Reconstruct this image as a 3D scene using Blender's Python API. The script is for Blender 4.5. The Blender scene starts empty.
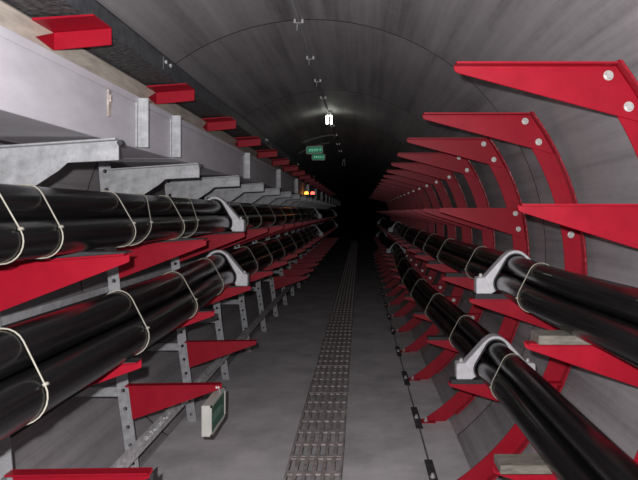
import bpy, math, random
from math import pi, sin, cos, sqrt, atan2, radians
random.seed(7)
SC = bpy.context.scene
COL = SC.collection

# ------------------------------------------------------------------ camera, light, exposure
S = 1.1                 # spacing of the racks along the tunnel (m)
U = S / 620.0           # drawing unit -> metres
H = 836 * U             # camera height above the floor
cam_d = bpy.data.cameras.new('camera')
cam = bpy.data.objects.new('camera', cam_d)
COL.objects.link(cam)
cam.location = (0, 0, H)
cam.rotation_euler = (pi / 2, 0, 0)
cam_d.sensor_width = 36
cam_d.lens = 620 / 638 * 36
cam_d.shift_x = -41 / 638
cam_d.shift_y = -28 / 638
cam_d.clip_start = 0.02
SC.camera = cam

world = bpy.data.worlds.new('world')
SC.world = world
world.use_nodes = True
world.node_tree.nodes['Background'].inputs[0].default_value = (0.0, 0.0, 0.0, 1)
world.node_tree.nodes['Background'].inputs[1].default_value = 0.0

# the photographer's flash, a little up and to the left of the lens
fl_d = bpy.data.lights.new('camera_flash', 'SPOT')
fl_d.energy = 330
fl_d.color = (1.0, 0.96, 0.98)
fl_d.shadow_soft_size = 0.012
fl_d.spot_size = radians(120)
fl_d.spot_blend = 0.9
flash = bpy.data.objects.new('camera_flash', fl_d)
COL.objects.link(flash)
flash.location = (-0.05, 0.0, H + 0.06)
flash.rotation_euler = (pi / 2, 0, radians(6))

SC.view_settings.view_transform = 'Standard'
SC.view_settings.look = 'None'
SC.view_settings.exposure = 0.0
SC.view_settings.gamma = 1.0
SC.view_settings.use_curve_mapping = False


# ------------------------------------------------------------------ helpers
def X(x): return x * U
def Z(z): return H + z * U

CX, CZ, R = -178, -152, 870          # tunnel axis and radius in units


def xcirc(z, r=R, cx=CX, cz=CZ, side=1):
    return cx + side * sqrt(max(0.0, r * r - (z - cz) ** 2))


class MB:
    """collects faces in world coordinates (metres)"""
    def __init__(self):
        self.v, self.f = [], []

    def box(self, x0, x1, y0, y1, z0, z1):
        b = len(self.v)
        for x in (x0, x1):
            for y in (y0, y1):
                for z in (z0, z1):
                    self.v.append((x, y, z))
        for q in ((0, 1, 3, 2), (4, 6, 7, 5), (0, 4, 5, 1), (2, 3, 7, 6), (0, 2, 6, 4), (1, 5, 7, 3)):
            self.f.append(tuple(b + i for i in q))

    def prism(self, poly, y0, y1):
        """poly in (x,z) metres, extruded along y"""
        area = sum(poly[i][0] * poly[(i + 1) % len(poly)][1] - poly[(i + 1) % len(poly)][0] * poly[i][1] for i in range(len(poly)))
        if area < 0:
            poly = poly[::-1]
        n = len(poly)
        b = len(self.v)
        for x, z in poly: self.v.append((x, y0, z))
        for x, z in poly: self.v.append((x, y1, z))
        self.f.append(tuple(b + i for i in range(n)))
        self.f.append(tuple(b + n + i for i in reversed(range(n))))
        for i in range(n):
            j = (i + 1) % n
            self.f.append((b + i, b + n + i, b + n + j, b + j))

    def strip(self, pa, pb, y0, y1):
        """solid band between two (x,z) polylines of equal length"""
        for i in range(len(pa) - 1):
            pass
        n = len(pa)
        b = len(self.v)
        for p, q in zip(pa, pb):
            self.v += [(p[0], y0, p[1]), (q[0], y0, q[1]), (q[0], y1, q[1]), (p[0], y1, p[1])]
        for i in range(n - 1):
            o = b + 4 * i
            for k in range(4):
                l = (k + 1) % 4
                self.f.append((o + k, o + l, o + 4 + l, o + 4 + k))
        self.f.append((b + 3, b + 2, b + 1, b))
        o = b + 4 * (n - 1)
        self.f.append((o, o + 1, o + 2, o + 3))

    def tube(self, pts, r, seg=8, closed=False, cap=True):
        n = len(pts)
        b = len(self.v)
        up0 = None
        for i in range(n):
            if closed:
                a, c = pts[(i - 1) % n], pts[(i + 1) % n]
            else:
                a, c = pts[max(0, i - 1)], pts[min(n - 1, i + 1)]
            t = [c[k] - a[k] for k in range(3)]
            L = sqrt(sum(q * q for q in t)) or 1
            t = [q / L for q in t]
            ref = up0 or ((0, 0, 1) if abs(t[2]) < 0.9 else (0, 1, 0))
            d = sum(ref[k] * t[k] for k in range(3))
            u = [ref[k] - d * t[k] for k in range(3)]
            L = sqrt(sum(q * q for q in u)) or 1
            u = [q / L for q in u]
            up0 = u
            w = (t[1] * u[2] - t[2] * u[1], t[2] * u[0] - t[0] * u[2], t[0] * u[1] - t[1] * u[0])
            for s in range(seg):
                an = 2 * pi * s / seg
                self.v.append(tuple(pts[i][k] + r * (cos(an) * u[k] + sin(an) * w[k]) for k in range(3)))
        m = n if closed else n - 1
        for i in range(m):
            j = (i + 1) % n
            for s in range(seg):
                q = (s + 1) % seg
                self.f.append((b + i * seg + s, b + i * seg + q, b + j * seg + q, b + j * seg + s))
        if cap and not closed:
            self.f.append(tuple(b + s for s in reversed(range(seg))))
            self.f.append(tuple(b + (n - 1) * seg + s for s in range(seg)))

    def disc(self, x, z, y0, y1, r, seg=6, r2=None):
        """short bolt head / washer along y"""
        self.prism([(x + r * cos(2 * pi * i / seg), z + r * sin(2 * pi * i / seg)) for i in range(seg)], y0, y1)

    def lathe(self, x, y, prof, seg=16):
        """prof = [(r, z)...] around the vertical through x,y"""
        b = len(self.v)
        for r, z in prof:
            for s in range(seg):
                a = 2 * pi * s / seg
                self.v.append((x + r * cos(a), y + r * sin(a), z))
        for i in range(len(prof) - 1):
            for s in range(seg):
                q = (s + 1) % seg
                self.f.append((b + i * seg + s, b + i * seg + q, b + (i + 1) * seg + q, b + (i + 1) * seg + s))
        self.f.append(tuple(b + s for s in reversed(range(seg))))
        self.f.append(tuple(b + (len(prof) - 1) * seg + s for s in range(seg)))

    def mesh(self, name, mat, org=(0, 0, 0), smooth=False):
        me = bpy.data.meshes.new(name)
        me.from_pydata([(a - org[0], b - org[1], c - org[2]) for a, b, c in self.v], [], self.f)
        me.materials.append(mat)
        me.validate()
        import bmesh
        bm = bmesh.new()
        bm.from_mesh(me)
        bmesh.ops.recalc_face_normals(bm, faces=bm.faces)
        bm.to_mesh(me)
        bm.free()
        if smooth:
            me.polygons.foreach_set('use_smooth', [True] * len(me.polygons))
        me.update()
        return me


def link(name, me, parent=None, loc=(0, 0, 0), bevel=0, kind=None, label=None):
    o = bpy.data.objects.new(name, me)
    COL.objects.link(o)
    o.location = loc
    if parent: o.parent = parent
    if bevel:
        m = o.modifiers.new('bevel', 'BEVEL')
        m.width = bevel
        m.segments = 1
        m.limit_method = 'ANGLE'
        m.angle_limit = radians(40)
    if kind: o['kind'] = kind
    if label: o['label'] = label
    return o


def tag(o, label, cat, group=None):
    o['label'] = label
    o['category'] = cat
    if group: o['group'] = group
    return o


def thing(name, loc, label, cat, group=None):
    o = bpy.data.objects.new(name, None)
    COL.objects.link(o)
    o.location = loc
    o.empty_display_size = 0.1
    return tag(o, label, cat, group)


# ------------------------------------------------------------------ materials
def mat(name, col, rough=0.5, metal=0.0, var=0.0, vscale=20, stretch=(1, 1, 1), bump=0.0, bscale=60,
        col2=None, coat=0.0, emit=None, estr=0.0, spec=0.5, rvar=0.0):
    m = bpy.data.materials.new(name)
    m.use_nodes = True
    nt = m.node_tree
    N, L = nt.nodes, nt.links
    b = N['Principled BSDF']
    b.inputs['Base Color'].default_value = (*col, 1)
    b.inputs['Roughness'].default_value = rough
    b.inputs['Metallic'].default_value = metal
    b.inputs['Coat Weight'].default_value = coat
    b.inputs['Coat Roughness'].default_value = 0.2
    b.inputs['Specular IOR Level'].default_value = spec
    if emit:
        b.inputs['Emission Color'].default_value = (*emit, 1)
        b.inputs['Emission Strength'].default_value = estr
    if var or bump or rvar:
        tc = N.new('ShaderNodeTexCoord')
        mp = N.new('ShaderNodeMapping')
        mp.inputs['Scale'].default_value = stretch
        L.new(tc.outputs['Object'], mp.inputs['Vector'])
    if var:
        no = N.new('ShaderNodeTexNoise')
        no.inputs['Scale'].default_value = vscale
        no.inputs['Detail'].default_value = 6
        no.inputs['Roughness'].default_value = 0.65
        L.new(mp.outputs[0], no.inputs['Vector'])
        rp = N.new('ShaderNodeValToRGB')
        c2 = col2 or tuple(c * (1 - var) for c in col)
        c1 = col if col2 else tuple(min(1, c * (1 + var)) for c in col)
        rp.color_ramp.elements[0].color = (*c2, 1)
        rp.color_ramp.elements[1].color = (*c1, 1)
        rp.color_ramp.elements[0].position = 0.34
        rp.color_ramp.elements[1].position = 0.66
        L.new(no.outputs['Fac'], rp.inputs['Fac'])
        L.new(rp.outputs['Color'], b.inputs['Base Color'])
        if rvar:
            mr = N.new('ShaderNodeMapRange')
            mr.inputs['To Min'].default_value = rough - rvar
            mr.inputs['To Max'].default_value = rough + rvar
            L.new(no.outputs['Fac'], mr.inputs['Value'])
            L.new(mr.outputs[0], b.inputs['Roughness'])
    if bump:
        n2 = N.new('ShaderNodeTexNoise')
        n2.inputs['Scale'].default_value = bscale
        n2.inputs['Detail'].default_value = 4
        L.new(mp.outputs[0], n2.inputs['Vector'])
        bp = N.new('ShaderNodeBump')
        bp.inputs['Strength'].default_value = bump
        bp.inputs['Distance'].default_value = 0.01
        L.new(n2.outputs['Fac'], bp.inputs['Height'])
        L.new(bp.outputs['Normal'], b.inputs['Normal'])
    return m


def concrete_vault():
    """concrete with formwork streaks running along the tunnel"""
    m = bpy.data.materials.new('vault_concrete')
    m.use_nodes = True
    nt = m.node_tree
    N, L = nt.nodes, nt.links
    b = N['Principled BSDF']
    b.inputs['Roughness'].default_value = 0.62
    b.inputs['Specular IOR Level'].default_value = 0.35
    tc = N.new('ShaderNodeTexCoord')
    sp = N.new('ShaderNodeSeparateXYZ')
    L.new(tc.outputs['Object'], sp.inputs[0])

    def math(op, a, bb=None):
        n = N.new('ShaderNodeMath')
        n.operation = op
        for i, q in enumerate((a, bb)):
            if q is None: continue
            if isinstance(q, (int, float)): n.inputs[i].default_value = q
            else: L.new(q, n.inputs[i])
        return n.outputs[0]
    ang = math('ARCTAN2', math('SUBTRACT', sp.outputs[0], X(CX)), math('SUBTRACT', sp.outputs[2], Z(CZ)))
    arc = math('MULTIPLY', ang, R * U)
    ring = math('FLOOR', math('DIVIDE', math('SUBTRACT', sp.outputs[1], 3.73 * S), 2.16 * S))

    def vec(sa, sy, so):
        c = N.new('ShaderNodeCombineXYZ')
        L.new(math('MULTIPLY', arc, sa), c.inputs[0])
        L.new(math('MULTIPLY', sp.outputs[1], sy), c.inputs[1])
        L.new(math('MULTIPLY', ring, so), c.inputs[2])
        return c.outputs[0]

    def noise(v, detail=4, rough=0.6, scale=1.0):
        n = N.new('ShaderNodeTexNoise')
        n.inputs['Scale'].default_value = scale
        n.inputs['Detail'].default_value = detail
        n.inputs['Roughness'].default_value = rough
        L.new(v, n.inputs['Vector'])
        return n.outputs['Fac']
    streak = noise(vec(9.0, 0.22, 7.3), 5, 0.65)
    wide = noise(vec(1.8, 0.7, 3.1), 3, 0.55)
    grain = noise(vec(26, 14, 1.0), 4, 0.7)
    t = math('ADD', math('MULTIPLY', streak, 0.60), math('ADD', math('MULTIPLY', wide, 0.28), math('MULTIPLY', grain, 0.12)))
    rp = N.new('ShaderNodeValToRGB')
    e = rp.color_ramp.elements
    e[0].position, e[0].color = 0.34, (0.175, 0.168, 0.171, 1)
    e[1].position, e[1].color = 0.66, (0.47, 0.45, 0.458, 1)
    k = rp.color_ramp.elements.new(0.49)
    k.color = (0.345, 0.33, 0.337, 1)
    L.new(t, rp.inputs['Fac'])
    L.new(rp.outputs['Color'], b.inputs['Base Color'])
    bp = N.new('ShaderNodeBump')
    bp.inputs['Strength'].default_value = 0.25
    bp.inputs['Distance'].default_value = 0.008
    L.new(t, bp.inputs['Height'])
    L.new(bp.outputs['Normal'], b.inputs['Normal'])
    return m


M_vault = concrete_vault()
M_floor = mat('floor_concrete', (0.66, 0.64, 0.648), 0.7, var=0.22, vscale=2.2, bump=0.15, bscale=90)
M_joint_far_dark = mat('joint_and_far_darkness', (0.03, 0.03, 0.03), 0.9, var=0.3)  # dark joint backing; also the painted darkness of the far end cap
M_red = mat('red_paint', (0.34, 0.006, 0.020), 0.42, var=0.10, vscale=9, bump=0.04, bscale=40, spec=0.28, rvar=0.06)
M_redgloss = mat('red_gloss_paint', (0.34, 0.006, 0.020), 0.30, var=0.10, vscale=9, bump=0.6, bscale=55, spec=0.6)
M_galv = mat('galvanised_steel', (0.38, 0.39, 0.40), 0.55, metal=0.25, var=0.22, vscale=26, bump=0.05, bscale=120)
M_trough = mat('trough_sheet', (0.52, 0.505, 0.54), 0.6, var=0.10, vscale=5, stretch=(1, 0.6, 2.0), bump=0.04, bscale=50)
M_alu = mat('clamp_aluminium', (0.60, 0.60, 0.62), 0.5, metal=0.15, var=0.12, vscale=30, bump=0.05, bscale=140)
M_cable = mat('cable_sheath', (0.008, 0.008, 0.0085), 0.24, var=0.4, vscale=5, stretch=(9, 0.35, 9), bump=0.02, bscale=10, rvar=0.05, spec=0.45)
M_tie = mat('tie_cord', (0.31, 0.298, 0.245), 0.7, var=0.15, vscale=60)
M_pad = mat('rubber_pad', (0.03, 0.03, 0.032), 0.75, var=0.3, vscale=50)
M_wood = mat('wood_block', (0.165, 0.15, 0.125), 0.8, var=0.35, vscale=10, stretch=(1.5, 6, 6), bump=0.2, bscale=20)
M_rail = mat('rail_zinc', (0.62, 0.62, 0.63), 0.5, var=0.3, vscale=18, bump=0.05)
M_bolt = mat('zinc_bolt', (0.62, 0.62, 0.60), 0.4, metal=0.4, var=0.15, vscale=80)
M_tray = mat('dark_tray', (0.085, 0.092, 0.10), 0.5, metal=0.2, var=0.35, vscale=18, bump=0.1, bscale=60)
M_traymesh = mat('tray_underside', (0.085, 0.085, 0.088), 0.7, var=0.75, vscale=42, bump=0.5, bscale=45)
M_beam = mat('beige_beam', (0.55, 0.50, 0.425), 0.65, var=0.22, vscale=7, stretch=(2, 0.8, 4), bump=0.08, bscale=30)
M_grate = mat('grate_steel', (0.43, 0.385, 0.37), 0.6, var=0.4, vscale=14, bump=0.15, bscale=60)
M_channel = mat('channel_dark', (0.035, 0.033, 0.032), 0.9, var=0.4, vscale=20)
M_strip = mat('earthing_bar', (0.15, 0.147, 0.15), 0.6, var=0.45, vscale=18)
M_tar = mat('black_coating', (0.018, 0.018, 0.019), 0.6, var=1.0, vscale=16, stretch=(1.5, 1, 1), col2=(0.10, 0.098, 0.10))
M_ivory = mat('ivory_plastic', (0.55, 0.55, 0.50), 0.5, var=0.08, vscale=12)
M_green = mat('green_panel', (0.025, 0.115, 0.07), 0.35, var=0.25, vscale=9)
M_greenlit = mat('green_lit_panel', (0.02, 0.25, 0.12), 0.4, emit=(0.03, 0.42, 0.20), estr=0.17)
M_greenpale = mat('green_pale_print', (0.3, 0.6, 0.45), 0.4, emit=(0.20, 0.75, 0.48), estr=0.30)
M_printgreen = mat('green_dull_print', (0.11, 0.25, 0.19), 0.4)
M_white = mat('white_paint', (0.75, 0.75, 0.73), 0.5)
M_lamp = mat('lamp_tube', (0.9, 0.9, 0.85), 0.4, emit=(0.93, 1.0, 0.86), estr=11.0)
M_orange = mat('orange_lens', (0.9, 0.35, 0.02), 0.3, emit=(1.0, 0.42, 0.06), estr=2.6)
M_redlens = mat('red_lens', (0.9, 0.05, 0.03), 0.3, emit=(1.0, 0.14, 0.10), estr=2.2)
M_pvc = mat('grey_conduit', (0.20, 0.20, 0.20), 0.5, var=0.2)
M_black = mat('black_cord', (0.012, 0.012, 0.013), 0.5, var=0.3)
M_plaster = mat('plaster_crumbs', (0.62, 0.62, 0.62), 0.9, var=0.15)
M_rust = mat('rusty_steel', (0.36, 0.31, 0.28), 0.8, var=0.5, vscale=25)

# ------------------------------------------------------------------ setting: vault, walls, floor
K0, K1 = -0.6, 60.0
FL = 0.0
RING = 2.16


def arc_pts(r, a0, a1, n):
    return [(X(CX) + r * cos(radians(a0 + (a1 - a0) * i / n)), Z(CZ) + r * sin(radians(a0 + (a1 - a0) * i / n))) for i in range(n + 1)]


ring_edges = []
k = 3.73
while k > K0: k -= RING
while k < K1:
    ring_edges.append((max(k, K0), min(k + RING, K1)))
    k += RING

for nm, a0, a1 in (('ceiling', 38, 142), ('wall_right', -53, 38), ('wall_left', 142, 233)):
    mb = MB()
    n = int(abs(a1 - a0) / 2.6)
    mb.strip(arc_pts(R * U + 0.004, a0, a1, n), arc_pts(R * U + 0.12, a0, a1, n), K0 * S, K1 * S)
    shell = link(nm, mb.mesh(nm, M_joint_far_dark), kind='structure')
    for ka, kb in ring_edges:
        mb = MB()
        g = 0.007
        pa, pb = arc_pts(R * U, a0, a1, n), arc_pts(R * U + 0.006, a0, a1, n)
        y0, y1 = ka * S + g, kb * S - g
        b = len(mb.v)
        rows = [(pa, y0), (pa, (y0 + y1) / 2), (pa, y1)]
        for p, y in rows:
            mb.v += [(q[0], y, q[1]) for q in p]
        for r_ in range(len(rows) - 1):
            for i in range(n):
                o0, o1 = b + r_ * (n + 1) + i, b + (r_ + 1) * (n + 1) + i
                mb.f.append((o0, o0 + 1, o1 + 1, o1))
        me = mb.mesh('concrete_ring', M_vault)
        for p in me.polygons:
            p.use_smooth = True
        o = link('concrete_ring', me, shell)
        o.modifiers.new('es', 'EDGE_SPLIT').split_angle = radians(25)

# floor with the drain channel
GX0, GX1 = -240, -55
xl, xr = xcirc(-836, side=-1) - 12, xcirc(-836) + 12
mb = MB()
prof = [(X(xl), -0.15), (X(xl), 0), (X(GX0), 0), (X(GX0), -0.09), (X(GX1), -0.09), (X(GX1), 0), (X(xr), 0), (X(xr), -0.15)]
mb.prism(prof, K0 * S, K1 * S)
floor = link('floor', mb.mesh('floor', M_floor), kind='structure')
mb = MB()
mb.strip(arc_pts(0.01, 0, 360, 32), arc_pts(R * U + 0.12, 0, 360, 32), K1 * S, K1 * S + 0.1)
link('wall_back_darkness', mb.mesh('wall_back_darkness', M_joint_far_dark), kind='structure')  # end cap coloured near black to stand for the unlit depth

ORD = ['nearest', 'second', 'third', 'fourth', 'fifth', 'sixth', 'seventh', 'eighth', 'ninth', 'tenth', 'eleventh', 'twelfth', 'thirteenth', 'fourteenth', 'fifteenth', 'sixteenth', 'seventeenth', 'eighteenth', 'nineteenth', 'twentieth', 'twenty-first']


def nth(i):
    return ORD[i]


# drain grating: one long cover of slotted panels
drain = thing('drain_grating', (X((GX0 + GX1) / 2), 1.0, 0), 'long rusty strip of slotted drain covers down the middle of the floor', 'drain')
GP = 0.444
w = (GX1 - GX0) * U
mb = MB()
x0, x1 = -w / 2 + 0.004, w / 2 - 0.004
g = 0.003
for i in range(7):
    bx = x0 + (x1 - x0) * i / 6
    hw = 0.012
    mb.box(max(x0, bx - hw), min(x1, bx + hw), g, GP - g, -0.012, 0.003)
for j in range(3):
    by = g + (GP - 2 * g) * j / 2
    hw = 0.022
    mb.box(x0 + 0.001, x1 - 0.001, max(g, by - hw), min(GP - g, by + hw), -0.009, 0.0028)
me_grate = mb.mesh('grate_panel', M_grate)
y = 0.2
i = 0
while y < 32:
    link('grate_panel', me_grate, drain, (random.uniform(-.003, .003), y - 1.0, random.uniform(-.001, .002)))
    y += GP
    i += 1

# ------------------------------------------------------------------ right-hand racks


def circ3(p, q, r):
    ax, ay, bx, by, cx, cy = *p, *q, *r
    d = 2 * (ax * (by - cy) + bx * (cy - ay) + cx * (ay - by))
    ux = ((ax * ax + ay * ay) * (by - cy) + (bx * bx + by * by) * (cy - ay) + (cx * cx + cy * cy) * (ay - by)) / d
    uy = ((ax * ax + ay * ay) * (cx - bx) + (bx * bx + by * by) * (ax - cx) + (cx * cx + cy * cy) * (bx - ax)) / d
    return ux, uy, sqrt((ax - ux) ** 2 + (ay - uy) ** 2)


RX, RZ, RO = circ3((511, 297), (636, 47), (340, -836))
RI = RO - 56
ROOT_R = (X(300), 0, 0)


def band(r, z0, z1, n):
    a0 = math.asin(max(-1, min(1, (z0 - RZ) / r)))
    a1 = math.asin(max(-1, min(1, (z1 - RZ) / r)))
    return [(X(RX + r * cos(a0 + (a1 - a0) * i / n)), Z(RZ + r * sin(a0 + (a1 - a0) * i / n))) for i in range(n + 1)]


mb = MB()
mb.strip(band(RI, 297, -835.5, 34), band(RO, 297, -835.5, 34), -0.008, 0.0)
me_rib = mb.mesh('rib', M_red, ROOT_R)
mb = MB()
mb.strip(band(RO - 5, 297, -800, 34), band(RO, 297, -800, 34), -0.058, -0.008)
me_ribf = mb.mesh('rib_flange', M_redgloss, ROOT_R)


def bracket_right(tx, tz, slope):
    def xo(z): return RX + sqrt((RO - 6) ** 2 - (z - RZ) ** 2)
    zb = tz - 100
    for _ in range(30):
        zb = tz - 16 - slope * (xo(zb) - tx)
    poly = [(tx, tz - 3), (tx + 3, tz)]
    for i in range(7):
        z = tz + (zb - tz) * i / 6
        poly.append((xo(z), z))
    poly += [(tx + 9, tz - 17), (tx + 2, tz - 13)]
    mb = MB()
    mb.prism([(X(a), Z(b)) for a, b in poly], -0.016, -0.0082)
    fl = MB()
    fl.box(X(tx + 2), X(xo(tz) - 2), -0.062, -0.0165, Z(tz - 4), Z(tz))
    bolts = []
    rm = RO - 30
    for dz in (-22, -84):
        z = tz + dz
        bolts.append((X(RX + sqrt(rm * rm - (z - RZ) ** 2)), Z(z)))
    mesh_b = []
    for bx, bz in bolts:
        b = MB()
        b.disc(bx, bz, -0.019, -0.0162, 0.018, 14)
        b.disc(bx, bz, -0.029, -0.019, 0.0135, 6)
        mesh_b.append(b.mesh('bolt', M_bolt, ROOT_R))
    return mb.mesh('bracket', M_red, ROOT_R), fl.mesh('top_flange', M_red, ROOT_R), mesh_b, bolts


ROWS_R = {'A': (186, 293, 0.265), 'B': (313, 16, 0.31), 'C': (326, -256, 0.34), 'D': (264, -505, 0.31)}
BR_R = {q: bracket_right(*v) for q, v in ROWS_R.items()}


def pad_mesh(x0, x1, z, th, name, m, org, y0=-0.075, y1=-0.012):
    mb = MB()
    mb.box(X(x0), X(x1), y0, y1, Z(z) + 0.0005, Z(z + th))
    return mb.mesh(name, m, org)


PAD_R = {'C': pad_mesh(338, 585, -256, 15, 'rubber_pad', M_pad, ROOT_R), 'D': pad_mesh(268, 470, -505, 13, 'rubber_pad', M_pad, ROOT_R)}
BLK_R = {'C': pad_mesh(344, 510, -256, 18, 'wood_block', M_wood, ROOT_R, -0.085, 0.02), 'D': pad_mesh(270, 420, -505, 17, 'wood_block', M_wood, ROOT_R, -0.085, 0.02)}
b = MB()
b.tube([(X(262), -0.02, 0.0), (X(262), -0.02, 0.035)], 0.009, 8)
b.tube([(X(262), -0.02, 0.0), (X(262), -0.02, 0.012)], 0.016, 6)
me_foot = b.mesh('anchor_bolt', M_bolt, ROOT_R)
b = MB()
b.box(X(240), X(300), -0.05, 0.03, 0.0, 0.006)
me_footp = b.mesh('foot_plate', M_red, ROOT_R)

NR = 19
for i, kk in enumerate(range(2, 2 + NR)):
    extra = {0: ', grey wood blocks on its arms',
             1: ', both cable clamps on it'}.get(i, '')
    lab = f'{nth(i)} curved red steel rack on the right wall{extra}'
    t = thing('wall_rack', (ROOT_R[0], kk * S, 0), lab, 'cable rack', 'curved red racks along the right wall')
    rb = link('rib', me_rib, t, bevel=0.0015)
    link('rib_flange', me_ribf, rb)
    for q in 'ABCD':
        if q == 'B' and kk == 3:
            for me in BR_R['B'][2]:
                bo = link('bolt', me, t, (0, 0.008, 0))
            continue
        pl, fl, bo, _ = BR_R[q]
        p = link('bracket', pl, t, bevel=0.0015)
        link('top_flange', fl, p)
        for me in bo: link('bolt', me, p)
        if q in 'CD':
            if kk == 2: link('wood_block', BLK_R[q], p, bevel=0.002, label='weathered grey wooden packing block')
            else: link('rubber_pad', PAD_R[q], p, label='black rubber pad')
    link('foot_plate', me_footp, t)
    link('anchor_bolt', me_foot, t)

# ------------------------------------------------------------------ left-hand racks
ROOT_L = (X(-678), 0, 0)


def post_x(z):
    P = [(380, -764), (140, -748), (-204, -720), (-549, -691), (-654, -676), (-836, -653)]
    for (za, xa), (zb, xb) in zip(P, P[1:]):
        if z >= zb: return xa + (xb - xa) * (za - z) / (za - zb)
    return P[-1][1]


# post: flat web with a row of round holes, and a return flange behind
mb = MB()
PW = 35
nc = 22
zt, zb = 368, -835.5
T = 0.006
for c in range(nc):
    za = zt + (zb - zt) * c / nc
    zc = zt + (zb - zt) * (c + 1) / nc
    zm = (za + zc) / 2
    xa, xm, xc = post_x(za), post_x(zm), post_x(zc)
    rim = [(xa, za), (xa - PW / 2, za), (xa - PW, za), (xm - PW, zm), (xc - PW, zc), (xc - PW / 2, zc), (xc, zc), (xm, zm)]
    hole = [(xm - PW / 2 + 6.5 * cos(radians(45 + 45 * q)), zm + 6.5 * sin(radians(45 + 45 * q))) for q in range(8)]
    b = len(mb.v)
    for yy in (-T, 0.0):
        for a in rim + hole: mb.v.append((X(a[0]), yy, Z(a[1])))
    for q in range(8):
        r_ = (q + 1) % 8
        mb.f.append((b + q, b + r_, b + 8 + r_, b + 8 + q))
        mb.f.append((b + 16 + r_, b + 16 + q, b + 24 + q, b + 24 + r_))
        mb.f.append((b + 8 + q, b + 8 + r_, b + 24 + r_, b + 24 + q))
    mb.f.append((b + 0, b + 7, b + 23, b + 16)); mb.f.append((b + 7, b + 6, b + 22, b + 23))
    mb.f.append((b + 2, b + 18, b + 19, b + 3)); mb.f.append((b + 3, b + 19, b + 20, b + 4))
zs = [zt + (zb - zt) * c / nc for c in range(nc + 1)]
mb.strip([(X(post_x(z) - PW), Z(z)) for z in zs], [(X(post_x(z) - PW + 4), Z(z)) for z in zs], 0.0, 0.055)
me_post = mb.mesh('post', M_galv, ROOT_L)

# galvanised stepped bracket under the trough
tl = 8
gp = [(-480, 142), (-480, 103), (-582, 98), (-600, 82), (-750, -16), (-750, 124)]
mb = MB()
mb.prism([(X(a), Z(b)) for a, b in gp], -0.014, -0.0065)
mb.prism([(X(a), Z(b)) for a, b in ((-480, 142), (-750, 124), (-750, 128), (-480, 146))], -0.045, -0.0065)
me_step = mb.mesh('step_bracket', M_galv, ROOT_L)
b = MB()
b.disc(X(-474), Z(137), -0.03, -0.008, 0.011, 6)
me_stepb = b.mesh('bolt', M_pad, ROOT_L)


def bracket_left(tx, tz, zr_top, slope_depth, name='bracket'):
    xr_ = post_x(zr_top) - 1
    dep = slope_depth
    poly = [(tx, tz - 2), (tx, tz - 18), (tx - 6, tz - 21), (xr_ + (post_x(zr_top - dep) - post_x(zr_top)), zr_top - dep), (xr_, zr_top), (tx - 3, tz)]
    mb = MB()
    mb.prism([(X(a), Z(b)) for a, b in poly], -0.0075, -0.0005)
    fl = MB()
    fl.prism([(X(a), Z(b)) for a, b in ((tx - 1, tz), (xr_, zr_top), (xr_, zr_top - 4), (tx - 1, tz - 4))], -0.052, -0.0078)
    return mb.mesh(name, M_red, ROOT_L), fl.mesh('top_flange', M_red, ROOT_L)


BR_L = {'U': bracket_left(-460, -81, -100, 100), 'L': bracket_left(-436, -292, -314, 92), 'M': bracket_left(-414, -510, -514, 108)}
def pad_left(x0, x1, tx, tz, xr_, zr, top):
    zl = lambda x: tz + (zr - tz) * (x - tx) / (xr_ - tx) + 0.4
    mb = MB()
    mb.prism([(X(a), Z(b)) for a, b in ((x0, zl(x0)), (x1, zl(x1)), (x1, top), (x0, top))], -0.07, 0.0)
    return mb.mesh('rubber_pad', M_pad, ROOT_L)


PAD_L = {'U': pad_left(-652, -454, -460, -81, -731, -100, -77.3), 'L': pad_left(-640, -434, -436, -292, -715, -314, -291.3)}
b = MB()
b.prism([(X(-411), Z(-514)), (X(-404), Z(-509)), (X(-405), Z(-526)), (X(-411), Z(-531))], -0.05, 0.0)
me_tip = b.mesh('end_cap', M_pad, ROOT_L)

mb = MB()
zz = -540
mb.box(X(-938), X(post_x(zz) - PW + 3), 0.001, 0.009, Z(zz - 14), Z(zz + 14))
mb.box(X(-938), X(post_x(zz) - PW + 2), 0.009, 0.045, Z(zz + 10), Z(zz + 14))
me_bar = mb.mesh('standoff_bar', M_galv, ROOT_L)

# red arm under the overhead tray
mb = MB()
mb.prism([(X(a), Z(b)) for a, b in ((-611.5, 357), (-495, 366), (-495, 333), (-600, 323), (-611.5, 322))], -0.012, -0.004)
me_arm = mb.mesh('tray_arm', M_red, ROOT_L)
mb = MB()
mb.prism([(X(a), Z(b)) for a, b in ((-611.5, 362), (-497, 369), (-497, 366), (-611.5, 357.5))], -0.15, -0.004)
me_armf = mb.mesh('arm_flange', M_red, ROOT_L)
mb = MB()
bb = [(-0.13, 330), (-0.012, 322), (-0.012, 356)]
for xq in (-611.5, -608.5):
    for yq, zq in bb: mb.v.append((X(xq), yq, Z(zq)))
mb.f += [(0, 1, 2), (5, 4, 3), (0, 3, 4, 1), (1, 4, 5, 2), (2, 5, 3, 0)]
me_gus = mb.mesh('gusset_plate', M_red, ROOT_L)
mb = MB()
mb.box(X(-775), X(-600), -0.012, 0.03, Z(366.6), Z(369.8))
me_rear = mb.mesh('arm_strap', M_red, ROOT_L)

b = MB()
b.prism([(X(-432), Z(-517)), (X(-421), Z(-517)), (X(-421), Z(-528)), (X(-432), Z(-528))], -0.0085, -0.0076)
me_lab = b.mesh('paper_tag', M_white, ROOT_L)
b = MB()
b.prism([(X(-428), Z(-520)), (X(-424.5), Z(-520)), (X(-424.5), Z(-524)), (X(-428), Z(-524))], -0.0089, -0.0085)
me_labr = b.mesh('red_mark', M_red, ROOT_L)

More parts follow.
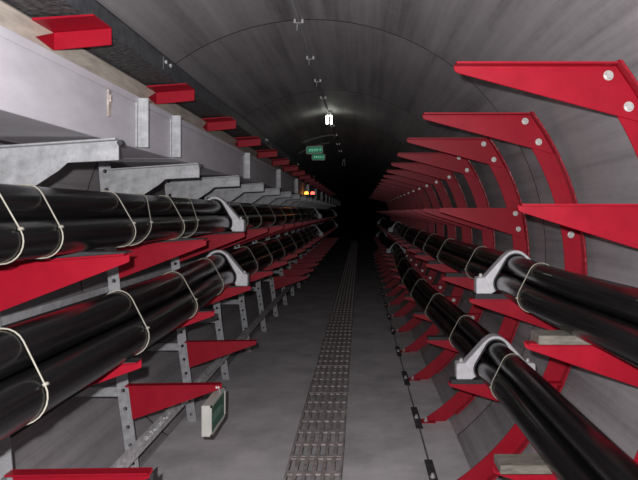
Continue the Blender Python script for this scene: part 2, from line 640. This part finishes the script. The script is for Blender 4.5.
NL = 19
for i, kk in enumerate(range(2, 2 + NL)):
    extra = {0: '',
             1: ', box sign hanging below',
             2: ', cable clamps on it'}.get(i, '')
    lab = f'{nth(i)} grey perforated post rack with red arms on the left{extra}'
    t = thing('post_rack', (ROOT_L[0], kk * S, 0), lab, 'cable rack', 'post racks along the left side')
    link('post', me_post, t)
    sb = link('step_bracket', me_step, t, bevel=0.0015, label='stepped grey galvanised bracket')
    link('bolt', me_stepb, sb)
    link('standoff_bar', me_bar, t)
    for q in 'ULM':
        if q == 'M' and kk in (5, 6, 7): continue
        p = link('bracket', BR_L[q][0], t, bevel=0.0012, label='tapered red arm')
        link('top_flange', BR_L[q][1], p)
        if q in PAD_L: link('rubber_pad', PAD_L[q], p, bevel=0.002, label='black rubber pad')
        elif kk == 2: link('end_cap', me_tip, p, label='black end cap')
        if q == 'M' and kk == 3:
            link('paper_tag', me_lab, p, label='small white tag with a red mark')
            link('red_mark', me_labr, p)
    ar = link('tray_arm', me_arm, t, bevel=0.0012, label='short red arm under the tray')
    link('arm_flange', me_armf, ar)
    link('gusset_plate', me_gus, ar)
    link('arm_strap', me_rear, ar)

# ------------------------------------------------------------------ left: trough, beam, tray, rails
JT = 1.72
k = 2.75 - 2 * JT
n = 0
strap = MB()
strap.box(X(-515.5), X(-488), -0.006, 0.006, Z(149), Z(263))
strap.box(X(-515.5), X(-511), -0.02, 0.02, Z(149), Z(263))
OT = (X(-620), 0, Z(142))
me_strap = strap.mesh('joint_flange', M_galv, OT)
seg = 0
while k < 24:
    ka, kb = k, k + JT
    k = kb
    if kb < 1.2:
        continue
    L_ = (kb - ka) * S
    b = MB()
    b.box(X(-735), X(-516), 0.004, L_ - 0.004, Z(147), Z(262))
    me_b = b.mesh('trough_body', M_trough, OT)
    b = MB()
    b.box(X(-739), X(-512), 0.004, L_ - 0.004, Z(262.3), Z(266.5))
    b.box(X(-512.8), X(-510.5), 0.004, L_ - 0.004, Z(251), Z(266))
    me_l = b.mesh('trough_lid', M_trough, OT)
    if True:
        lab = f'{nth(seg)} length of pale grey cable trough on the stepped left brackets' if seg else \
            'nearest length of pale grey cable trough at the upper left edge'
    else:
        lab = 'length of cable trough lost in the dark far down the left side'
    t = thing('cable_trough', (OT[0], ka * S, OT[2]), lab, 'cable trough', 'cable troughs end to end on the left brackets')
    bo = link('trough_body', me_b, t, bevel=0.002)
    link('trough_lid', me_l, t, bevel=0.001)
    link('joint_flange', me_strap, t, (0, L_ - 0.027, 0), bevel=0.001)
    if ka < 2.31 < kb:
        link('joint_flange', me_strap, t, ((0, (2.31 - ka) * S, 0)), bevel=0.001)
        c = MB()
        c.box(X(-515.5), X(-512.5), -0.012, 0.012, Z(196), Z(250))
        c.box(X(-515.5), X(-509), -0.007, 0.007, Z(226), Z(240))
        link('lid_clip', c.mesh('lid_clip', M_rust, OT), t, (0, (2.05 - ka) * S, 0), label='rust-streaked lid clip')
    seg += 1

KA, KB = 0.4, 26.0
b = MB()
b.box(X(-662), X(-612), KA * S, KB * S, Z(298), Z(366))
tag(link('beige_beam', b.mesh('beige_beam', M_beam, (0, 0, 0)), bevel=0.012),
    'long beige beam above the cable trough under the dark tray', 'beam')

tray = thing('cable_tray', (X(-620), KA * S, Z(371)), 'dark steel cable tray overhead at upper left on short red arms', 'cable tray')
TO = (X(-620), KA * S, Z(371))
b = MB(); b.box(X(-722), X(-521), KA * S, KB * S, Z(370.3), Z(372.5)); link('tray_bottom', b.mesh('tray_bottom', M_traymesh, TO), tray)
for xa, xb in ((-524, -521), (-724, -721)):
    b = MB(); b.box(X(xa), X(xb), KA * S, KB * S, Z(372), Z(418))
    b.box(X(xa), X(xa + 9) if xa < -600 else X(xb), KA * S, KB * S, Z(416), Z(418))
    link('tray_side', b.mesh('tray_side', M_tray, TO), tray)
for kk in (2.7, 5.55, 8.4, 11.2):
    b = MB(); b.box(X(-521), X(-519), kk * S - 0.06, kk * S + 0.06, Z(378), Z(412))
    sp = link('splice_plate', b.mesh('splice_plate', M_tray, TO), tray)
    for dy in (-0.035, 0.035):
        b = MB()
        b.tube([(X(-519), kk * S + dy, Z(400)), (X(-514.5), kk * S + dy, Z(400))], 0.009, 6)
        link('bolt', b.mesh('bolt', M_bolt, TO), sp)

# long rails fixed to the posts
def rail(name, pts, wx, wz, m, label, cat):
    """bar swept along (x, k, z) points"""
    mb = MB()
    pa = []
    for (x, kk, z) in pts:
        mb.v += [(X(x), kk * S, Z(z)), (X(x + wx), kk * S, Z(z)), (X(x + wx), kk * S, Z(z + wz)), (X(x), kk * S, Z(z + wz))]
    for i in range(len(pts) - 1):
        for q in range(4):
            l = (q + 1) % 4
            mb.f.append((4 * i + q, 4 * i + l, 4 * i + 4 + l, 4 * i + 4 + q))
    mb.f.append((0, 1, 2, 3))
    n = 4 * (len(pts) - 1)
    mb.f.append((n + 3, n + 2, n + 1, n))
    return tag(link(name, mb.mesh(name, m)), label, cat)


mb = MB()
xr0 = post_x(-690) + 2
mb.box(X(xr0 + 26), X(xr0 + 30), 1.9 * S, 24 * S, Z(-705), Z(-690))
mb.box(X(xr0), X(xr0 + 26), 1.9 * S, 24 * S, Z(-705), Z(-701))
mb.box(X(xr0), X(xr0 + 4), 1.9 * S, 24 * S, Z(-701), Z(-684))
tag(link('angle_rail', mb.mesh('angle_rail', M_rail)), 'long pale steel angle rail low along the left posts', 'rail')
mb = MB()
xr1 = post_x(-226) - PW - 6
mb.box(X(xr1 - 4), X(xr1 + 5), 0.5 * S, 24 * S, Z(-240), Z(-222))
tag(link('flat_rail', mb.mesh('flat_rail', M_galv)), 'flat grey steel rail along the posts behind the lower left cables', 'rail')
b = MB()
b.tube([(X(-812 + 3 * sin(q * 1.7)), q * 0.5 * S, Z(-522)) for q in range(2, 48)], 0.0065, 8)
tag(link('thin_cord', b.mesh('thin_cord', M_black, smooth=True)), 'thin black cord lying on the stand-off bars at lower left', 'cable')

# plaster crumbs on the angle rail
mb = MB()
for q in range(26):
    kq = 3.05 + abs(random.gauss(0, 0.22))
    r_ = random.uniform(0.005, 0.013)
    x, yq, z = X(xr0 + random.uniform(7, 23)), kq * S, Z(-700.2) + r_ * 0.72
    pr = [(r_ * 0.4, z - r_ * .7), (r_, z), (r_ * 0.5, z + r_ * 0.8)]
    mb.lathe(x, yq, pr, 6)
cr = tag(link('plaster_crumbs', mb.mesh('plaster_crumbs', M_plaster)), 'white plaster crumbs spilled on the low angle rail at left', 'debris')
cr['kind'] = 'stuff'

# ------------------------------------------------------------------ cables
D = 67.0


def interp(ctrl, k):
    if k <= ctrl[0][0]: return ctrl[0][1]
    for i in range(len(ctrl) - 1):
        (ka, va), (kb, vb) = ctrl[i], ctrl[i + 1]
        if k <= kb:
            ma = (ctrl[i + 1][1] - ctrl[i - 1][1]) / (ctrl[i + 1][0] - ctrl[i - 1][0]) if i > 0 else 0
            mb_ = (ctrl[i + 2][1] - va) / (ctrl[i + 2][0] - ka) if i + 2 < len(ctrl) else 0
            h = kb - ka
            t = (k - ka) / h
            return (2 * t ** 3 - 3 * t * t + 1) * va + (t ** 3 - 2 * t * t + t) * h * ma + (-2 * t ** 3 + 3 * t * t) * vb + (t ** 3 - t * t) * h * mb_
    return ctrl[-1][1]


BUNDLES = {
    'upper left': dict(z=-77, d=66, ctrl=[(-.5, -573), (2, -572), (4, -572), (8, -560), (12, -572), (16, -560), (20, -572), (25, -565)], clamps=[4, 12, 20]),
    'lower left': dict(z=-291, d=68, ctrl=[(-.5, -500), (1.4, -500), (2.6, -508), (3.3, -540), (4, -558), (5, -545), (8, -525), (12, -556), (16, -530), (20, -556), (25, -540)], clamps=[4, 12, 20]),
    'upper right': dict(z=-240, d=61, ctrl=[(-.5, 472), (1.5, 466), (2.3, 442), (3, 457), (3.6, 445), (4.7, 424), (6, 422), (8, 420), (12, 456), (16, 420), (20, 456), (25, 440)], clamps=[3, 12, 20]),
    'lower right': dict(z=-491, d=61, ctrl=[(-.5, 406), (1.64, 406), (2.5, 406), (3, 399), (3.6, 387), (4.3, 370), (5.2, 350), (6.5, 346), (8, 360), (12, 432), (16, 380), (20, 432), (25, 400)], clamps=[3, 12, 20]),
}
ks = []
k = -0.5
while k < 26:
    ks.append(k)
    k += 0.1 if k < 8 else 0.3

for bn, B in BUNDLES.items():
    d = B['d']
    side = 'left' if 'left' in bn else 'right'
    for pos, dx, dz in (('top', 0, d / 2 + d * .866), ('aisle side', (d / 2) * (1 if side == 'left' else -1), d / 2), ('wall side', (d / 2) * (-1 if side == 'left' else 1), d / 2)):
        mb = MB()
        pts = [(X(interp(B['ctrl'], k) + dx), k * S, Z(B['z'] + dz)) for k in ks]
        mb.tube(pts, d / 2 * U * 0.975, 28)
        o = link('power_cable', mb.mesh('power_cable', M_cable, smooth=True))
        lab = {'top': f'thick black power cable on top of the {bn} bundle of three',
               'aisle side': f'thick black power cable on the aisle side of the {bn} bundle bottom row',
               'wall side': f'thick black power cable on the wall side of the {bn} bundle bottom row'}[pos]
        tag(o, lab, 'power cable', 'thick black power cables')


def hull(d, grow, slots=10, a_lo=-90, a_hi=270):
    """convex outline round the trefoil, from the bottom right counter-clockwise"""
    pts = []
    r = d / 2 + grow
    for (cx, cz, a0, a1) in ((d / 2, d / 2, max(-90, a_lo), 30), (0, d / 2 + d * .866, 30, 150), (-d / 2, d / 2, 150, min(270, a_hi))):
        for i in range(slots + 1):
            a = radians(a0 + (a1 - a0) * i / slots)
            pts.append((cx + r * cos(a), cz + r * sin(a)))
    return pts


# ties
TIES = {
    'upper left': [(1.50, 0), (1.70, 0.05), (2.25, 0.0), (2.42, 0.75), (2.88, 0.05), (3.12, 0.6), (4.5, .2), (5.1, 0), (5.9, .3), (6.7, 0), (7.5, .2), (8.4, 0), (9.4, .2), (10.4, 0)],
    'lower left': [(1.38, 0.08), (2.05, 0.1), (2.72, 0.05), (3.5, .1), (4.7, 0.1), (5.4, 0), (6.2, .2), (7.2, 0), (8.2, .1), (9.2, 0), (10.3, .1)],
    'upper right': [(2.42, 0.15), (3.62, 0.1), (4.68, 0.1), (5.7, 0.1), (6.7, 0), (8.2, 0.1), (9.3, 0), (10.4, 0)],
    'lower right': [(2.62, 0.15), (3.62, 0.1), (4.6, 0.1), (5.6, 0.1), (6.7, 0), (8.2, 0.1), (9.3, 0), (10.4, 0)],
}
for bn, lst in TIES.items():
    B = BUNDLES[bn]
    for i, (kk, sl) in enumerate(lst):
        xc = interp(B['ctrl'], kk)
        mb = MB()
        loop = hull(B['d'], 1.4, 8)
        pts = []
        for (hx, hz) in loop:
            yy = kk * S + (hz - 40) * U * sl * 1.6
            xx = interp(B['ctrl'], yy / S)
            pts.append((X(xx + hx), yy, Z(B['z'] + hz)))
        mb.tube(pts, 0.0023, 6, closed=True)
        # knot
        sgn = 1 if 'left' in bn else -1
        kp = pts[len(pts) // 2 + (-5 if sgn > 0 else 5)] if 'left' in bn else pts[-7]
        mb.tube([(kp[0] + sgn * .002, kp[1] - 0.012, kp[2] + .003), (kp[0] + sgn * .004, kp[1], kp[2] + .004), (kp[0] + sgn * .002, kp[1] + 0.012, kp[2])], 0.0048, 6)
        o = link('tie_cord', mb.mesh('tie_cord', M_tie, smooth=True))
        if True:
            lab = f'{nth(i)} pale cord tied round the {bn} cable bundle, counted from the camera'
        else:
            lab = f'pale cord far down the {bn} cable bundle, lost in the dark'
        tag(o, lab, 'cable tie', 'pale cords tied round the cable bundles')


# clamps
def clamp(bn, kk, label):
    B = BUNDLES[bn]
    d = B['d']
    xc = interp(B['ctrl'], kk)
    y = kk * S - 0.035
    t = thing('cable_clamp', (X(xc), y, Z(B['z'])), label, 'cable clamp', 'pale aluminium clamps over the cable bundles')
    inner = hull(d, 5.0, 10, a_lo=-38, a_hi=218)
    n = len(inner)
    h = d * 1.866 + 11
    e = d / 61
    half = [(70 * e, -6), (84 * e, 30), (92 * e, 48), (71 * e, 70), (50 * e, h - 31), (33 * e, h - 12), (17 * e, h - 3), (0, h)]
    # outer bell: cast from the middle of the opening through each inner point
    full = half + [(-p, q) for p, q in half[-2::-1]]
    fix = []
    c0 = 45 * e
    for ix, iz in inner:
        vx, vz = ix, iz - c0
        best = 1.12
        for (px, pz), (qx, qz) in zip(full, full[1:]):
            ex, ez = qx - px, qz - pz
            det = vx * -ez + ex * vz
            if abs(det) < 1e-9: continue
            tt = (px * -ez + ex * (pz - c0)) / det
            uu = (vx * (pz - c0) - vz * px) / det
            if -1e-6 <= uu <= 1 + 1e-6 and tt > 1.02: best = max(best, tt)
        fix.append((vx * best, max(0.0, c0 + vz * best)))
    mb = MB()
    to = lambda p: (X(p[0]), p[1] * U)
    mb.strip([to(p) for p in inner], [to(p) for p in fix], -0.045, 0.03)
    me = mb.mesh('clamp_arch', M_alu)
    link('clamp_arch', me, t, bevel=0.003)
    for sgn in (1, -1):
        mb = MB()
        a, b_ = sgn * 68, sgn * 116
        mb.prism([to(p) for p in ((a, 0), (b_, 0), (b_, 44), (b_ - sgn * 4, 48), (a, 50))], -0.0425, 0.0275)
        ft = link('clamp_foot', mb.mesh('clamp_foot', M_alu), t, bevel=0.004)
        mb = MB()
        mb.lathe(X(sgn * 99), 0, [(0.014, 48 * U), (0.014, 48 * U + .004), (0.009, 48 * U + .004), (0.009, 48 * U + 0.016)], 8)
        link('bolt', mb.mesh('bolt', M_bolt), ft)
    mb = MB()
    mb.strip([to(p) for p in hull(d, 1.6, 10, a_lo=-38, a_hi=218)], [to(p) for p in hull(d, 4.8, 10, a_lo=-38, a_hi=218)], -0.05, 0.05)
    link('rubber_liner', mb.mesh('rubber_liner', M_pad), t, label='black rubber liner')


for bn, B in BUNDLES.items():
    for i, kk in enumerate(B['clamps']):
        lab = (f'near pale aluminium clamp arched over the {bn} cable bundle', f'far pale clamp over the {bn} cable bundle, deep in the tunnel',
               f'pale clamp over the {bn} cables lost in the dark')[i]
        clamp(bn, kk, lab)

# ------------------------------------------------------------------ right floor edge: earthing bar with black patches
eb = thing('earthing_bar', (X(230), 2 * S, 0), 'thin dark bar along the right floor edge with black coated patches', 'earthing bar')
EO = (X(230), 2 * S, 0)
b = MB(); b.box(X(227), X(233), 1.5 * S, 26 * S, 0.0, 0.004); link('flat_bar', b.mesh('flat_bar', M_strip, EO), eb)
pm = MB(); pm.box(X(216), X(243), -0.24, 0.22, 0.001, 0.0065)
me_patch = pm.mesh('coated_patch', M_tar, (X(230), 0, 0))
pb_ = MB(); pb_.lathe(X(228), -0.03, [(0.016, 0.006), (0.016, 0.014), (0.009, 0.014), (0.009, 0.03)], 8)
me_pb = pb_.mesh('bolt', M_bolt, (X(230), 0, 0))
for kk in range(3, 16):
    off = 0.18 if kk == 3 else random.uniform(-.05, .08)
    p = link('coated_patch', me_patch, eb, (0, (kk - 2) * S + off, 0), label='black coated patch')
    link('bolt', me_pb, p)

# ------------------------------------------------------------------ overhead: conduit, lamp, signs
cd = thing('ceiling_conduit', (X(-228), 2 * S, Z(706)), 'thin dark conduit with pale clips along the crown of the ceiling', 'conduit')
CO = (X(-228), 2 * S, Z(706))
b = MB(); b.tube([(X(-228), q * S, Z(709)) for q in (0.5, 8, 16, 26)], 0.010, 8); link('pipe', b.mesh('pipe', M_pvc, CO, True), cd)
c = MB()
c.box(X(-228) - 0.032, X(-228) + 0.032, -0.012, 0.012, Z(709) - 0.014, Z(709) - 0.0105)
c.box(X(-228) - 0.032, X(-228) - 0.018, -0.012, 0.012, Z(709) - 0.0105, Z(709) + 0.012)
c.box(X(-228) + 0.018, X(-228) + 0.032, -0.012, 0.012, Z(709) - 0.0105, Z(709) + 0.012)
c.tube([(X(-228) - .01, 0.0, Z(709) - 0.014), (X(-228) - .014, 0.03, Z(709) - 0.05)], 0.004, 5)
me_clip = c.mesh('clip', M_bolt, (X(-228), 0, Z(706)))
for kq in (2.8, 3.72, 4.6, 5.4, 6.2, 8.2, 9.2, 10.4, 11.6):
    link('clip', me_clip, cd, (0, (kq - 2) * S, 0), label='pale metal clip')

def ceiling_lamp(kk, lit, label):
    x, y, zt_ = -219, kk * S, 704
    t = thing('ceiling_lamp', (X(x), y, Z(zt_)), label, 'lamp', 'bare lamps along the ceiling crown')
    O = (X(x), y, Z(zt_))
    b = MB(); b.lathe(X(x), y, [(0.024, Z(682)), (0.03, Z(688)), (0.03, Z(702)), (0.036, Z(712))], 16); link('lamp_holder', b.mesh('lamp_holder', M_ivory, O), t)
    for dx in (-15, 15):
        b = MB()
        p = [(X(x + dx), y - 0.022, Z(683))]
        for q in range(9):
            a = pi * q / 8
            p.append((X(x + dx), y - 0.022 * cos(a), Z(640) - 0.022 * sin(a)))
        p.append((X(x + dx), y + 0.022, Z(683)))
        b.tube(p, 0.0115, 10)
        link('lamp_tube', b.mesh('lamp_tube', M_lamp if lit else M_ivory, O, True), t, label='glowing white tube' if lit else None)


ceiling_lamp(7.1, True, 'lit white bulb hanging at the crown of the ceiling')
ceiling_lamp(13.5, False, 'unlit bulb on the dark ceiling far beyond the lit lamp')

def exit_sign(kk, xc, zc, w, h, tilt, label):
    O = (X(xc), kk * S, Z(zc))
    t = thing('exit_sign', O, label, 'sign', 'green signs under the ceiling')
    t.rotation_euler = (0, tilt, 0)
    b = MB(); b.box(-w / 2 + .012, w / 2 - .012, -0.012, 0.02, -h / 2 + .012, h / 2 - .012); link('panel', b.mesh('panel', M_greenlit), t)
    b = MB()
    for q in ((-w / 2, w / 2, h / 2 - .014, h / 2), (-w / 2, w / 2, -h / 2, -h / 2 + .014), (-w / 2, -w / 2 + .014, -h / 2, h / 2), (w / 2 - .014, w / 2, -h / 2, h / 2)):
        b.box(q[0], q[1], -0.02, 0.025, q[2], q[3])
    link('frame', b.mesh('frame', M_white), t, label='pale frame')
    b = MB()
    for i in range(4):
        x0 = -w * 0.33 + i * w * 0.14
        b.box(x0, x0 + w * 0.1, -0.0135, -0.0125, -h * .16, h * .16)
    b.prism([(w * .25, -h * .07), (w * .33, -h * .07), (w * .33, -h * .18), (w * .42, 0), (w * .33, h * .18), (w * .33, h * .07), (w * .25, h * .07)], -0.0135, -0.0125)
    link('pictogram', b.mesh('pictogram', M_greenpale), t, label='pale marks and arrow')
    for sx in (-w * .35, w * .35):
        b = MB()
        zc_top = sqrt((R * U) ** 2 - (X(xc) + sx - X(CX)) ** 2) + Z(CZ) - Z(zc)
        b.tube([(sx, 0, h / 2 - .002), (sx - tilt * (zc_top - h / 2), 0, zc_top)], 0.004, 6)
        link('hanger', b.mesh('hanger', M_pvc), t)


exit_sign(9.5, -431, 589, 0.285, 0.135, radians(-3), 'nearer, upper of two small green lit signs under the ceiling')
exit_sign(10.6, -440, 582, 0.255, 0.125, radians(0), 'farther, lower green lit sign partly behind the other')
for kq, x0, x1 in ((9.1, -520, -220), (10.0, -620, -300)):
    b = MB()
    pts = []
    for i in range(21):
        x = x0 + (x1 - x0) * i / 20
        pts.append((X(x), kq * S, Z(CZ + sqrt(856 ** 2 - (x - CX) ** 2))))
    b.tube(pts, 0.014, 8)
    tag(link('arched_conduit', b.mesh('arched_conduit', M_pvc, smooth=True)),
        'grey conduit arched across the ceiling ' + ('just in front of the green signs' if kq < 9.5 else 'between the two green signs, from the left tray'), 'conduit')

# orange and red warning lights on a stepped bracket at the left
wl = thing('warning_light', (X(-486), 9.05 * S, Z(146)), 'small control box with glowing orange and red lights on the left', 'warning light')
WO = (X(-486), 9.05 * S, Z(146))
b = MB(); b.box(X(-512), X(-400), 9.05 * S - 0.045, 9.05 * S + 0.02, Z(146), Z(158)); link('base_box', b.mesh('base_box', M_pad, WO), wl)
for dx, m, lb in ((-484, M_orange, 'glowing orange lens'), (-428, M_redlens, 'glowing red lens')):
    b = MB(); b.lathe(X(dx), 9.05 * S - 0.015, [(0.028, Z(157)), (0.034, Z(160)), (0.034, Z(176)), (0.024, Z(184)), (0.008, Z(187))], 14)
    link('lens', b.mesh('lens', m, WO), wl, label=lb)

# green-faced sign box hanging from the bottom arm of the second left post
SX0, SX1, SY0, SY1, SZ0, SZ1 = X(-443), X(-416), 2.79 * S, 3.085 * S, Z(-628), Z(-541)
SO = ((SX0 + SX1) / 2, (SY0 + SY1) / 2, SZ0)
t = thing('sign_box', SO, 'ivory box sign with a dark green face hanging low at left', 'sign')
b = MB(); b.box(SX0, SX1 - 0.003, SY0, SY1, SZ0, SZ1); link('housing', b.mesh('housing', M_ivory, SO), t, bevel=0.003)
b = MB(); b.box(SX1 - 0.003, SX1 - 0.001, SY0 + .012, SY1 - .012, SZ0 + .012, SZ1 - .012); link('green_face', b.mesh('green_face', M_green, SO), t, label='dark green sign face')
b = MB()
for q in ((SY0, SY0 + .012, SZ0, SZ1), (SY1 - .012, SY1, SZ0, SZ1), (SY0, SY1, SZ0, SZ0 + .012), (SY0, SY1, SZ1 - .012, SZ1)):
    b.box(SX1 - 0.003, SX1 + 0.003, q[0], q[1], q[2], q[3])
link('face_frame', b.mesh('face_frame', M_ivory, SO), t)
b = MB()
zc = (SZ0 + SZ1) / 2
for i in range(4):
    ya = SY0 + 0.05 + i * 0.045
    b.box(SX1 - 0.001, SX1 - 0.0004, ya, ya + 0.032, zc - 0.022, zc + 0.022)
b.box(SX1 - 0.001, SX1 - 0.0004, SY0 + .235, SY0 + .275, zc - 0.006, zc + 0.006)
link('pictogram', b.mesh('pictogram', M_printgreen, SO), t)
b = MB()
for yq in (SY0 + .1, 3.0 * S - 0.012):
    b.tube([(X(-420), yq, SZ1 - .002), (X(-420), 3.0 * S - 0.012, Z(-527))], 0.003, 6)
link('hanger_wire', b.mesh('hanger_wire', M_bolt, SO), t)
